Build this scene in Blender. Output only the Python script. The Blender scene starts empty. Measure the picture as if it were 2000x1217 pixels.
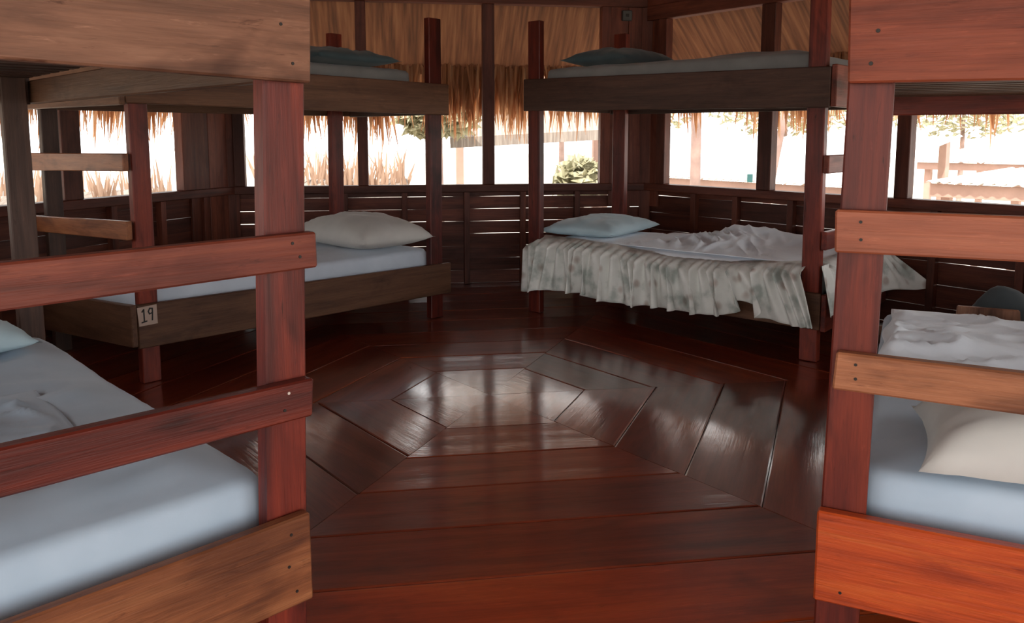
import bpy, bmesh, math, random
from mathutils import Vector, Matrix, noise

random.seed(7)
S = bpy.context.scene
COL = S.collection
R = math.radians

# ------------------------------------------------------------------ camera
CAM_H = 1.1589
cd = bpy.data.cameras.new('camera')
cam = bpy.data.objects.new('camera', cd)
COL.objects.link(cam)
cam.location = (0, 0, CAM_H)
cam.rotation_euler = (math.pi / 2 - 0.1165, 0, 0)
cd.sensor_fit = 'HORIZONTAL'
cd.sensor_width = 36
cd.lens = 1576.28 / 2000 * 36
cd.shift_y = -(608.5 - 451.08) / 2000
cd.clip_start = 0.05
cd.clip_end = 400
S.camera = cam

# ------------------------------------------------------------------ world, sun, exposure
W = bpy.data.worlds.new('sky')
S.world = W
W.use_nodes = True
bg = W.node_tree.nodes['Background']
bg.inputs[0].default_value = (1.0, 0.99, 0.97, 1)
bg.inputs[1].default_value = 4.0
sd = bpy.data.lights.new('sun', 'SUN')
sd.energy = 9.0
sd.angle = R(2)
sd.color = (1.0, 0.95, 0.86)
sun = bpy.data.objects.new('sun', sd)
COL.objects.link(sun)
sun.rotation_euler = (R(28), R(-14), 0)
S.view_settings.view_transform = 'Standard'
S.view_settings.look = 'None'
S.view_settings.gamma = 1
S.view_settings.use_curve_mapping = False
S.view_settings.exposure = -0.15
S.cycles.use_denoising = True
S.cycles.max_bounces = 10
S.cycles.diffuse_bounces = 6
S.cycles.glossy_bounces = 4
S.cycles.sample_clamp_indirect = 6

# ------------------------------------------------------------------ materials
def new_mat(name):
    m = bpy.data.materials.new(name)
    m.use_nodes = True
    nt = m.node_tree
    return m, nt, nt.nodes['Principled BSDF']

def N(nt, t, **kw):
    n = nt.nodes.new(t)
    for k, v in kw.items():
        setattr(n, k, v)
    return n

def ramp(nt, fac, stops):
    r = N(nt, 'ShaderNodeValToRGB')
    el = r.color_ramp.elements
    while len(el) < len(stops):
        el.new(0.5)
    for e, (p, c) in zip(el, stops):
        e.position = p
        e.color = (c[0], c[1], c[2], 1)
    nt.links.new(fac, r.inputs[0])
    return r.outputs[0]

def srgb(r, g, b):
    f = lambda c: (c / 255 / 12.92) if c / 255 <= 0.04045 else ((c / 255 + 0.055) / 1.055) ** 2.4
    return (f(r), f(g), f(b))

def wood(name, axis, dark, mid, light, rough=0.5, coat=0.0, coat_rough=0.2, coat_ior=1.5, vary=0.25, stain=0.5, bump=0.4, across=16, along=1.1, wavy=0.0, worn=0.6):
    m, nt, p = new_mat(name)
    L = nt.links.new
    tc = N(nt, 'ShaderNodeTexCoord')
    oi = N(nt, 'ShaderNodeObjectInfo')
    mul = N(nt, 'ShaderNodeMath', operation='MULTIPLY')
    mul.inputs[1].default_value = 53.0
    L(oi.outputs['Random'], mul.inputs[0])
    def noise_tex(sa, sc, detail, rgh=0.6, dist=0.0):
        mp = N(nt, 'ShaderNodeMapping')
        s = [sc, sc, sc]
        s['xyz'.index(axis)] = sa
        mp.inputs['Scale'].default_value = s
        L(tc.outputs['Object'], mp.inputs[0])
        t = N(nt, 'ShaderNodeTexNoise', noise_dimensions='4D')
        t.inputs['Scale'].default_value = 1.0
        t.inputs['Detail'].default_value = detail
        t.inputs['Roughness'].default_value = rgh
        t.inputs['Distortion'].default_value = dist
        L(mp.outputs[0], t.inputs['Vector'])
        L(mul.outputs[0], t.inputs['W'])
        return t.outputs['Fac']
    g1 = noise_tex(along, across, 5, 0.62, 0.6)
    col = ramp(nt, g1, [(0.30, dark), (0.50, mid), (0.72, light)])
    # darker blotches and knots that belong to the timber
    b = noise_tex(2.2, 6.0, 3, 0.6, 1.2)
    k = ramp(nt, b, [(0.50, (1, 1, 1)), (0.68, (0.36, 0.30, 0.29))])
    mx = N(nt, 'ShaderNodeMix', data_type='RGBA', blend_type='MULTIPLY')
    mx.inputs[0].default_value = stain
    L(col, mx.inputs[6]); L(k, mx.inputs[7])
    fine = noise_tex(5, 150, 3, 0.7)
    k2 = ramp(nt, fine, [(0.36, (0.62, 0.58, 0.56)), (0.55, (1, 1, 1))])
    mx2 = N(nt, 'ShaderNodeMix', data_type='RGBA', blend_type='MULTIPLY')
    mx2.inputs[0].default_value = 0.45
    L(mx.outputs[2], mx2.inputs[6]); L(k2, mx2.inputs[7])
    fl = noise_tex(9, 55, 4, 0.75, 0.8)
    k3 = ramp(nt, fl, [(0.60, (1, 1, 1)), (0.70, (0.42, 0.34, 0.30))])
    mx3 = N(nt, 'ShaderNodeMix', data_type='RGBA', blend_type='MULTIPLY')
    mx3.inputs[0].default_value = stain
    L(mx2.outputs[2], mx3.inputs[6]); L(k3, mx3.inputs[7])
    wr = noise_tex(12, 75, 4, 0.75, 0.4)
    k4 = ramp(nt, wr, [(0.58, (1, 1, 1)), (0.70, (1.5, 1.6, 1.7))])
    mx4 = N(nt, 'ShaderNodeMix', data_type='RGBA', blend_type='MULTIPLY')
    mx4.inputs[0].default_value = worn
    L(mx3.outputs[2], mx4.inputs[6]); L(k4, mx4.inputs[7])
    hs = N(nt, 'ShaderNodeHueSaturation')
    mr = N(nt, 'ShaderNodeMapRange')
    mr.inputs[3].default_value = 1 - vary; mr.inputs[4].default_value = 1 + vary
    L(oi.outputs['Random'], mr.inputs[0]); L(mr.outputs[0], hs.inputs['Value'])
    L(mx4.outputs[2], hs.inputs['Color'])
    L(hs.outputs[0], p.inputs['Base Color'])
    rr = N(nt, 'ShaderNodeMapRange')
    rr.inputs[3].default_value = rough - 0.08; rr.inputs[4].default_value = rough + 0.12
    L(b, rr.inputs[0]); L(rr.outputs[0], p.inputs['Roughness'])
    p.inputs['Coat Weight'].default_value = coat
    p.inputs['Specular IOR Level'].default_value = 0.3
    p.inputs['Coat Roughness'].default_value = coat_rough
    p.inputs['Coat IOR'].default_value = coat_ior
    bp = N(nt, 'ShaderNodeBump')
    bp.inputs['Strength'].default_value = bump
    bp.inputs['Distance'].default_value = 0.003
    L(fine, bp.inputs['Height']); L(bp.outputs[0], p.inputs['Normal'])
    if wavy:
        b2 = N(nt, 'ShaderNodeBump')
        b2.inputs['Strength'].default_value = wavy
        b2.inputs['Distance'].default_value = 0.02
        L(b, b2.inputs['Height']); L(bp.outputs[0], b2.inputs['Normal'])
        L(b2.outputs[0], p.inputs['Coat Normal']); L(b2.outputs[0], p.inputs['Normal'])
    return m

def cloth(name, col, col2=None, rough=0.85):
    m, nt, p = new_mat(name)
    L = nt.links.new
    tc = N(nt, 'ShaderNodeTexCoord')
    t = N(nt, 'ShaderNodeTexNoise'); t.inputs['Scale'].default_value = 6; t.inputs['Detail'].default_value = 4
    L(tc.outputs['Object'], t.inputs['Vector'])
    c2 = col2 or tuple(c * 0.9 for c in col)
    L(ramp(nt, t.outputs['Fac'], [(0.35, c2), (0.65, col)]), p.inputs['Base Color'])
    p.inputs['Roughness'].default_value = rough
    p.inputs['Sheen Weight'].default_value = 0.15
    w = N(nt, 'ShaderNodeTexNoise'); w.inputs['Scale'].default_value = 400
    L(tc.outputs['Object'], w.inputs['Vector'])
    bp = N(nt, 'ShaderNodeBump'); bp.inputs['Strength'].default_value = 0.12; bp.inputs['Distance'].default_value = 0.001
    L(w.outputs['Fac'], bp.inputs['Height']); L(bp.outputs[0], p.inputs['Normal'])
    return m

def plain(name, col, rough=0.6, metal=0.0, vary=0.1, scale=5):
    m, nt, p = new_mat(name)
    L = nt.links.new
    tc = N(nt, 'ShaderNodeTexCoord')
    t = N(nt, 'ShaderNodeTexNoise'); t.inputs['Scale'].default_value = scale; t.inputs['Detail'].default_value = 5
    L(tc.outputs['Object'], t.inputs['Vector'])
    L(ramp(nt, t.outputs['Fac'], [(0.3, tuple(c * (1 - vary) for c in col)), (0.7, tuple(min(1, c * (1 + vary)) for c in col))]), p.inputs['Base Color'])
    p.inputs['Roughness'].default_value = rough
    p.inputs['Metallic'].default_value = metal
    return m

def wood3(key, d, m_, l, **kw):
    return {a: wood('%s_%s' % (key, a), a, d, m_, l, **kw) for a in 'xyz'}

RED = wood3('red_timber', (0.055, 0.008, 0.006), (0.135, 0.018, 0.01), (0.27, 0.042, 0.018), rough=0.45, coat=0.08, stain=0.95)
ROSE = wood3('rose_timber', (0.085, 0.02, 0.012), (0.19, 0.042, 0.024), (0.29, 0.075, 0.04), rough=0.48, stain=0.6)
ORANGE = wood3('orange_timber', (0.24, 0.028, 0.007), (0.44, 0.062, 0.011), (0.56, 0.13, 0.024), rough=0.42, coat=0.2, stain=0.5, vary=0.1)
PALE = wood3('pale_timber', (0.095, 0.042, 0.025), (0.24, 0.110, 0.066), (0.37, 0.19, 0.12), rough=0.55, stain=1.0, vary=0.08, across=13, along=1.9, worn=1.0)
BROWN = wood3('brown_timber', (0.060, 0.026, 0.014), (0.115, 0.052, 0.028), (0.17, 0.082, 0.044), rough=0.5, stain=0.5)
RUST = wood3('rust_timber', (0.12, 0.026, 0.013), (0.25, 0.055, 0.026), (0.34, 0.085, 0.038), rough=0.48, stain=0.5)
SALMON = wood3('salmon_timber', (0.22, 0.062, 0.030), (0.34, 0.095, 0.045), (0.42, 0.13, 0.065), rough=0.45, coat=0.1, stain=0.4, vary=0.1)
TAN = wood3('tan_timber', (0.16, 0.060, 0.026), (0.36, 0.135, 0.062), (0.46, 0.19, 0.092), rough=0.5, stain=0.85, vary=0.1, along=1.8)
AMBER = wood3('amber_timber', (0.12, 0.036, 0.014), (0.25, 0.084, 0.032), (0.36, 0.14, 0.056), rough=0.45, coat=0.1, stain=0.7, vary=0.1, along=1.6)
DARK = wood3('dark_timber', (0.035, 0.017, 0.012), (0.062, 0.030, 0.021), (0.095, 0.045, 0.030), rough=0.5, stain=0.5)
WALLW = wood3('wall_timber', (0.055, 0.015, 0.009), (0.115, 0.031, 0.018), (0.18, 0.052, 0.028), rough=0.5, stain=0.5, vary=0.4)
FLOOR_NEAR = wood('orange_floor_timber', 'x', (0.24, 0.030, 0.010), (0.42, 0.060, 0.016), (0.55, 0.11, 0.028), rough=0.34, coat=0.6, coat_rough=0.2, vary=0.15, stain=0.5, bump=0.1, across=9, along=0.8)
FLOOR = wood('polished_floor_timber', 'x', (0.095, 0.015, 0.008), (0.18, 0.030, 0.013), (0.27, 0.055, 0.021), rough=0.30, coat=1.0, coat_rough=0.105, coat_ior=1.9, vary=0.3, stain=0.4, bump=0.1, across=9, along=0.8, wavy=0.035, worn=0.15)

SHEET_BLUE = cloth('pale_blue_sheet', (0.44, 0.54, 0.65), (0.39, 0.49, 0.60))
SHEET_GREY = cloth('grey_blue_sheet', (0.55, 0.61, 0.70), (0.49, 0.55, 0.64))
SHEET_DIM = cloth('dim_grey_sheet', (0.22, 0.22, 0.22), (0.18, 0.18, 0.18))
SHEET_WHITE = cloth('white_sheet', (0.80, 0.85, 0.91), (0.74, 0.79, 0.86))
CASE_WARM = cloth('warm_white_pillowcase', (0.58, 0.57, 0.54), (0.52, 0.51, 0.49))
CASE_BLUE = cloth('light_blue_pillowcase', (0.46, 0.61, 0.68), (0.40, 0.54, 0.61))
CASE_TEAL = cloth('dark_teal_pillowcase', (0.06, 0.09, 0.10), (0.04, 0.07, 0.08))
DARKCLOTH = cloth('charcoal_cloth', (0.05, 0.06, 0.065), (0.03, 0.04, 0.045))
IRON = plain('dark_iron', (0.03, 0.025, 0.022), 0.5, 0.6)
BRIGHT = plain('worn_steel', (0.7, 0.65, 0.6), 0.3, 0.9)
TAGM = plain('tag_paint', (0.42, 0.31, 0.26), 0.8)
INK = plain('black_ink', (0.02, 0.02, 0.02), 0.8)
PLASTIC = plain('grey_plastic', (0.05, 0.05, 0.047), 0.5)

def floral():
    m, nt, p = new_mat('floral_cotton')
    L = nt.links.new
    tc = N(nt, 'ShaderNodeTexCoord')
    v = N(nt, 'ShaderNodeTexVoronoi'); v.inputs['Scale'].default_value = 9
    L(tc.outputs['Object'], v.inputs['Vector'])
    n = N(nt, 'ShaderNodeTexNoise'); n.inputs['Scale'].default_value = 9; n.inputs['Detail'].default_value = 5
    L(tc.outputs['Object'], n.inputs['Vector'])
    base = ramp(nt, n.outputs['Fac'], [(0.36, (0.42, 0.46, 0.43)), (0.50, (0.70, 0.71, 0.68)), (0.66, (0.76, 0.77, 0.74))])
    spots = ramp(nt, v.outputs['Distance'], [(0.14, (0.55, 0.42, 0.38)), (0.30, (1, 1, 1))])
    mx = N(nt, 'ShaderNodeMix', data_type='RGBA', blend_type='MULTIPLY'); mx.inputs[0].default_value = 0.75
    L(base, mx.inputs[6]); L(spots, mx.inputs[7])
    L(mx.outputs[2], p.inputs['Base Color'])
    p.inputs['Roughness'].default_value = 0.85
    return m
FLORAL = floral()

def thatch(name, d, m_, l, trans=0.0):
    m, nt, p = new_mat(name)
    L = nt.links.new
    tc = N(nt, 'ShaderNodeTexCoord')
    mp = N(nt, 'ShaderNodeMapping'); mp.inputs['Scale'].default_value = (34, 2.0, 2.0)
    L(tc.outputs['Object'], mp.inputs[0])
    t = N(nt, 'ShaderNodeTexNoise'); t.inputs['Scale'].default_value = 1; t.inputs['Detail'].default_value = 6
    L(mp.outputs[0], t.inputs['Vector'])
    col = ramp(nt, t.outputs['Fac'], [(0.3, d), (0.5, m_), (0.7, l)])
    L(col, p.inputs['Base Color'])
    p.inputs['Roughness'].default_value = 0.8
    bp = N(nt, 'ShaderNodeBump'); bp.inputs['Strength'].default_value = 0.5; bp.inputs['Distance'].default_value = 0.02
    L(t.outputs['Fac'], bp.inputs['Height']); L(bp.outputs[0], p.inputs['Normal'])
    if trans:
        tr = N(nt, 'ShaderNodeBsdfTranslucent'); L(col, tr.inputs[0])
        ms = N(nt, 'ShaderNodeMixShader'); ms.inputs[0].default_value = trans
        L(p.outputs[0], ms.inputs[1]); L(tr.outputs[0], ms.inputs[2])
        L(ms.outputs[0], nt.nodes['Material Output'].inputs[0])
    return m
THATCH = thatch('thatch_underside', (0.13, 0.050, 0.022), (0.24, 0.092, 0.040), (0.35, 0.15, 0.066))
STRAND = thatch('thatch_strand', (0.30, 0.12, 0.05), (0.48, 0.23, 0.11), (0.66, 0.44, 0.26), trans=0.55)
FAR_THATCH = thatch('grey_thatch', (0.16, 0.13, 0.11), (0.24, 0.2, 0.17), (0.34, 0.3, 0.26))
LEAF = thatch('tree_leaf', (0.22, 0.21, 0.12), (0.34, 0.32, 0.2), (0.5, 0.46, 0.32), trans=0.3)
TIPS = thatch('dry_leaf_tips', (0.30, 0.19, 0.13), (0.42, 0.28, 0.2), (0.55, 0.4, 0.3), trans=0.35)
BARK = plain('bark', (0.30, 0.20, 0.17), 0.85, vary=0.3)
TIN = plain('corrugated_tin', (0.62, 0.62, 0.60), 0.45, 0.0, 0.12, 2)
PINKWOOD = plain('pinkish_fascia', (0.40, 0.25, 0.20), 0.8)
GROUND = plain('pale_sandy_ground', (0.52, 0.47, 0.40), 0.95, 0, 0.15, 0.8)
TEAL = plain('dark_teal_plastic', (0.02, 0.09, 0.09), 0.5)

# ------------------------------------------------------------------ helpers
def link(name, me, parent=None):
    o = bpy.data.objects.new(name, me)
    COL.objects.link(o)
    if parent is not None:
        o.parent = parent
    return o

def mesh(name, verts, faces, mat, parent=None, smooth=False):
    me = bpy.data.meshes.new(name)
    me.from_pydata([tuple(v) for v in verts], [], faces)
    me.update()
    if smooth:
        me.polygons.foreach_set('use_smooth', [True] * len(me.polygons))
    me.materials.append(mat)
    return link(name, me, parent)

HEXF = [(3, 2, 1, 0), (4, 5, 6, 7), (0, 1, 5, 4), (1, 2, 6, 5), (2, 3, 7, 6), (3, 0, 4, 7)]

def prism8(name, pts, mat, parent=None, bevel=0.004):
    bm = bmesh.new()
    vs = [bm.verts.new(p) for p in pts]
    for f in HEXF:
        bm.faces.new([vs[i] for i in f])
    bmesh.ops.recalc_face_normals(bm, faces=bm.faces)
    if bevel:
        bmesh.ops.bevel(bm, geom=bm.edges[:], offset=bevel, segments=1, affect='EDGES')
    me = bpy.data.meshes.new(name)
    bm.to_mesh(me); bm.free()
    me.materials.append(mat)
    return link(name, me, parent)

def box(name, x0, x1, y0, y1, z0, z1, mat, parent=None, bevel=0.004):
    return prism8(name, [(x0, y0, z0), (x1, y0, z0), (x1, y1, z0), (x0, y1, z0), (x0, y0, z1), (x1, y0, z1), (x1, y1, z1), (x0, y1, z1)], mat, parent, bevel)

def empty(name, loc=(0, 0, 0), rz=0, parent=None):
    o = bpy.data.objects.new(name, None)
    COL.objects.link(o)
    o.location = loc; o.rotation_euler = (0, 0, rz)
    o.empty_display_size = 0.1
    if parent is not None:
        o.parent = parent
    return o

def tag(o, label, cat, group=None):
    o['label'] = label; o['category'] = cat
    if group: o['group'] = group
    return o

def struct(o):
    o['kind'] = 'structure'
    return o

def board_u(name, root, mat, u0, u1, v0, v1, zb0, zt0, zb1=None, zt1=None, u0b=None, u1b=None):
    zb1 = zb0 if zb1 is None else zb1; zt1 = zt0 if zt1 is None else zt1
    u0b = u0 if u0b is None else u0b; u1b = u1 if u1b is None else u1b
    return prism8(name, [(u0b, v0, zb0), (u1b, v0, zb1), (u1b, v1, zb1), (u0b, v1, zb0), (u0, v0, zt0), (u1, v0, zt1), (u1, v1, zt1), (u0, v1, zt0)], mat, root)

def board_v(name, root, mat, v0, v1, u0, u1, zb0, zt0, zb1=None, zt1=None, du=0.0):
    zb1 = zb0 if zb1 is None else zb1; zt1 = zt0 if zt1 is None else zt1
    return prism8(name, [(u0, v0, zb0), (u1, v0, zb0), (u1 + du, v1, zb1), (u0 + du, v1, zb1), (u0, v0, zt0), (u1, v0, zt0), (u1 + du, v1, zt1), (u0 + du, v1, zt1)], mat, root)

def post(root, mat, ub, ut, v0, v1, z1, z0=0.0):
    return prism8('bed_post', [(ub[0], v0, z0), (ub[1], v0, z0), (ub[1], v1, z0), (ub[0], v1, z0), (ut[0], v0, z1), (ut[1], v0, z1), (ut[1], v1, z1), (ut[0], v1, z1)], mat, root)

def screws(board, pts, v=0.0, r=0.0045, mat=None):
    for u, z in pts:
        n = 8
        ring = [(u + r * math.cos(2 * math.pi * i / n), v + 0.004, z + r * math.sin(2 * math.pi * i / n)) for i in range(n)]
        top = [(u + 0.7 * r * math.cos(2 * math.pi * i / n), v - 0.0015, z + 0.7 * r * math.sin(2 * math.pi * i / n)) for i in range(n)]
        f = [tuple(range(n, 2 * n))] + [(i, (i + 1) % n, n + (i + 1) % n, n + i) for i in range(n)]
        mesh('screw_head', ring + top, f, mat or IRON, board)

def fbm(p, sc, o=3):
    v = 0; a = 1
    for i in range(o):
        v += a * noise.noise(Vector(p) * sc); sc *= 2.1; a *= 0.5
    return v

def mattress(name, x0, x1, y0, y1, z0, z1, mat, loc, rz, seed=0, wr=0.006, crown=0.015, sag=0.0):
    """soft block with rounded rims and a wrinkled sheet pulled over it"""
    o = empty('tmp'); bpy.data.objects.remove(o)
    nx = max(8, int((x1 - x0) / 0.035)); ny = max(8, int((y1 - y0) / 0.035))
    r = 0.035
    vs = []; fs = []
    prof = [(0.006, 0.0), (0.0, 0.25), (0.0, 0.6), (0.003, 0.85), (0.014, 0.965), (r, 1.0)]
    def ringpts(inset, t):
        pts = []
        a0, a1, b0, b1 = x0 + inset, x1 - inset, y0 + inset, y1 - inset
        cr = 0.05
        def cl(x, y):
            # rounded corners
            dx = max(0, cr - (x - a0)) if x < (a0 + a1) / 2 else max(0, cr - (a1 - x))
            dy = max(0, cr - (y - b0)) if y < (b0 + b1) / 2 else max(0, cr - (b1 - y))
            d = math.hypot(dx, dy)
            if d > cr:
                k = cr / d
                sx = 1 if x < (a0 + a1) / 2 else -1; sy = 1 if y < (b0 + b1) / 2 else -1
                x += sx * (dx - dx * k); y += sy * (dy - dy * k)
            return x, y
        for i in range(nx): pts.append(cl(a0 + (a1 - a0) * i / nx, b0))
        for i in range(ny): pts.append(cl(a1, b0 + (b1 - b0) * i / ny))
        for i in range(nx): pts.append(cl(a1 - (a1 - a0) * i / nx, b1))
        for i in range(ny): pts.append(cl(a0, b1 - (b1 - b0) * i / ny))
        return pts
    n = 2 * (nx + ny)
    for k, (ins, t) in enumerate(prof):
        for (x, y) in ringpts(ins, t):
            z = z0 + (z1 - z0) * t
            w = wr * 0.35 * fbm((x + seed, y, z), 7) * (t > 0.1)
            vs.append((x + w, y + w, z + w * 0.5 * (t > 0.8)))
    for k in range(len(prof) - 1):
        for i in range(n):
            j = (i + 1) % n
            fs.append((k * n + i, k * n + j, (k + 1) * n + j, (k + 1) * n + i))
    # top grid
    base = len(vs); last = (len(prof) - 1) * n
    idx = {}
    for a in range(nx + 1):
        for b in range(ny + 1):
            if b == 0 and a < nx: idx[a, b] = last + a
            elif a == nx and b < ny: idx[a, b] = last + nx + b
            elif b == ny and a > 0: idx[a, b] = last + nx + ny + (nx - a)
            elif a == 0 and b > 0: idx[a, b] = last + 2 * nx + ny + (ny - b)
            else:
                x = x0 + r + (x1 - x0 - 2 * r) * a / nx; y = y0 + r + (y1 - y0 - 2 * r) * b / ny
                ex = min(a, nx - a) / nx * (x1 - x0); ey = min(b, ny - b) / ny * (y1 - y0)
                e = min(1, min(ex, ey) / 0.12)
                rid = 1 - abs(noise.noise(Vector((x * 3.1 + seed, y * 7.3 + 0.8 * x, seed * 1.7)))) * 2
                rid2 = 1 - abs(noise.noise(Vector((x * 8 + y * 3 + seed, y * 4 - x * 2, seed + 4)))) * 2
                z = z1 + crown * e + wr * e * (1.3 * max(0, rid) ** 3 + 0.8 * max(0, rid2) ** 4 + fbm((x + seed, y, 0), 5))
                idx[a, b] = len(vs); vs.append((x, y, z))
    for a in range(nx):
        for b in range(ny):
            fs.append((idx[a, b], idx[a + 1, b], idx[a + 1, b + 1], idx[a, b + 1]))
    fs.append(tuple(range(n - 1, -1, -1)))
    o = mesh(name, vs, fs, mat, None, True)
    o.location = loc; o.rotation_euler = (0, 0, rz)
    return o

def pillow(a, b, h, mat, loc, rot, seed=0, wr=0.012, flat=0.35):
    """a, b half sizes; h full thickness in the middle; underside flattened"""
    nx, ny = 30, 22
    vs = []; fs = []
    def P(i, j, s):
        x = -1 + 2 * i / nx; y = -1 + 2 * j / ny
        # outline: slightly concave sides, pointed corners
        ox = x * (1 - 0.07 * (1 - y * y)); oy = y * (1 - 0.10 * (1 - x * x))
        ox += 0 ; t = max(0, (1 - x ** 4)) ** 0.6 * max(0, (1 - y ** 4)) ** 0.6
        t *= 0.82 + 0.18 * (1 - x * x) * (1 - y * y)
        rr = 1 - abs(noise.noise(Vector((ox * 2.2 + seed, oy * 2.2, seed * 2.3)))) * 2
        edge = max(abs(x), abs(y))
        w = wr * (0.9 * max(0, rr) ** 3 + 0.6 * fbm((ox + seed, oy, s), 2.5)) * (0.3 + 0.7 * min(1, t * 2))
        z = h * (0.62 * t) if s > 0 else -h * flat * t
        return Vector((ox * a, oy * b, z + (w if s > 0 else 0) + h * flat))
    top = {}; bot = {}
    for i in range(nx + 1):
        for j in range(ny + 1):
            rim = i in (0, nx) or j in (0, ny)
            top[i, j] = len(vs); vs.append(P(i, j, 1))
            if rim: bot[i, j] = top[i, j]
            else:
                bot[i, j] = len(vs); vs.append(P(i, j, -1))
    for i in range(nx):
        for j in range(ny):
            fs.append((top[i, j], top[i + 1, j], top[i + 1, j + 1], top[i, j + 1]))
            fs.append((bot[i, j], bot[i, j + 1], bot[i + 1, j + 1], bot[i + 1, j]))
    o = mesh('pillow', vs, fs, mat, None, True)
    o.location = loc; o.rotation_euler = rot
    return o

def drape(name, x0, x1, y0, y1, hfun, mat, loc, rz, nx=60, ny=40, th=0.006):
    """a crumpled cloth lying on something: height field with a closed underside"""
    vs = []; fs = []
    for i in range(nx + 1):
        for j in range(ny + 1):
            s, t = i / nx, j / ny
            x = x0 + (x1 - x0) * s; y = y0 + (y1 - y0) * t
            wob = 0.05 * noise.noise(Vector((x * 4, y * 4, 3.3)))
            wob2 = 0.05 * noise.noise(Vector((x * 4, y * 4, 8.3)))
            vs.append((x + wob, y + wob2, hfun(x, y, s, t)))
    for i in range(nx):
        for j in range(ny):
            a = i * (ny + 1) + j
            fs.append((a, a + ny + 1, a + ny + 2, a + 1))
    n = len(vs)
    vs += [(x, y, max(0.0, z - th)) for x, y, z in vs]
    fs += [tuple(n + k for k in reversed(f)) for f in fs]
    rim = [i * (ny + 1) for i in range(nx + 1)] + [nx * (ny + 1) + j for j in range(1, ny + 1)] + [i * (ny + 1) + ny for i in range(nx - 1, -1, -1)] + [j for j in range(ny - 1, 0, -1)]
    for k in range(len(rim)):
        a, b = rim[k], rim[(k + 1) % len(rim)]
        fs.append((a, n + a, n + b, b))
    o = mesh(name, vs, fs, mat, None, True)
    o.location = loc; o.rotation_euler = (0, 0, rz)
    return o

# ------------------------------------------------------------------ the hexagonal hut
CX, CY, AP = -0.10, 3.54, 2.75
HALF = AP * math.tan(R(30))
ANG = {'back': 98.5, 'back_right': 38.5, 'front_right': -21.5, 'front': -81.5, 'front_left': -141.5, 'back_left': 158.5}

def side_frame(name, ang, ap=AP, parent=None):
    a = R(ang)
    # local x runs left to right seen from inside, local y points outwards
    return empty(name, (CX + ap * math.cos(a), CY + ap * math.sin(a), 0), a - math.pi / 2, parent)

# floor: concentric planks mitred at the six corners
floor = struct(empty('floor', (CX, CY, 0)))
slab = struct(mesh('floor', [(3.4 * math.cos(R(8.5 + 60 * i)) + CX, 3.4 * math.sin(R(8.5 + 60 * i)) + CY, z) for z in (-0.12, -0.032) for i in range(6)],
     [(5, 4, 3, 2, 1, 0), (6, 7, 8, 9, 10, 11)] + [(i, (i + 1) % 6, 6 + (i + 1) % 6, 6 + i) for i in range(6)], DARK['x']))
slab.name = 'trim_1'
bounds = [0.0, 0.385, 0.67, 0.955, 1.235, 1.51, 1.80, 2.09, 2.37, 2.62, 2.80]
for si, (nm, ang) in enumerate(ANG.items()):
    for k in range(len(bounds) - 1):
        d0, d1 = bounds[k], bounds[k + 1]
        if k > 0:
            d0 += 0.012 * math.sin(si * 2.1 + k * 1.3); 
        if k < len(bounds) - 2:
            d1 += 0.012 * math.sin(si * 2.1 + (k + 1) * 1.3)
        g = 0.0014
        t = math.tan(R(30))
        a, b = d0 + g, d1 - g
        dz0 = random.uniform(-0.0025, 0.0); dz1 = random.uniform(-0.0025, 0.0)
        tip = 0.004
        xa, xb = max(0.001, a * t - g), b * t - g
        rows = [(0.0, -0.0018), (0.02, 0.0), (0.30, -0.0011), (0.65, -0.0013), (0.98, 0.0), (1.0, -0.0018)] if k else [(0.0, 0.0), (1.0, 0.0)]
        vs = []; fs = []
        for q, dz in rows:
            yy = a + (b - a) * q; xx = xa + (xb - xa) * q
            zz = dz0 + (dz1 - dz0) * q + dz
            vs += [(-xx, yy, zz), (xx, yy, zz)]
        m_ = len(rows)
        for i in range(m_ - 1):
            fs.append((2 * i, 2 * i + 1, 2 * i + 3, 2 * i + 2))
        vs += [(-xa, a, -0.03), (xa, a, -0.03), (xb, b, -0.03), (-xb, b, -0.03)]
        l = 2 * m_
        fs += [(l, l + 1, 1, 0), (l + 3, 2 * m_ - 2, 2 * m_ - 1, l + 2), (l + 3, l + 2, l + 1, l),
               tuple([l + 1, l + 2] + [2 * i + 1 for i in range(m_ - 1, -1, -1)]), tuple([l + 3, l] + [2 * i for i in range(m_)])]
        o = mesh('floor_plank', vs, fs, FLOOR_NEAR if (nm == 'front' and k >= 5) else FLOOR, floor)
        o.rotation_euler = (0, 0, R(ang) - math.pi / 2)

def plank_rows(root, s0, s1, rows, mat, y0=0.055, th=0.018, gap=0.0075):
    n = 11
    for zb, zt in rows:
        sd_ = random.uniform(0, 90)
        tilt = random.uniform(-0.004, 0.004)
        vs = []; fs = []
        for i in range(n + 1):
            x = s0 + (s1 - s0) * i / n
            g = -0.004 + gap * (0.5 + noise.noise(Vector((x * 2.6, sd_, 0))))
            for y, z in ((y0 + tilt, zb + g), (y0 + th + tilt, zb + g), (y0 + th - tilt, zt), (y0 - tilt, zt)):
                vs.append((x, y, z))
        for i in range(n):
            for k in range(4):
                a_, b_ = i * 4 + k, i * 4 + (k + 1) % 4
                fs.append((a_, b_, b_ + 4, a_ + 4))
        fs += [(3, 2, 1, 0), (n * 4, n * 4 + 1, n * 4 + 2, n * 4 + 3)]
        mesh('wall_plank', vs, fs, mat, root)

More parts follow.
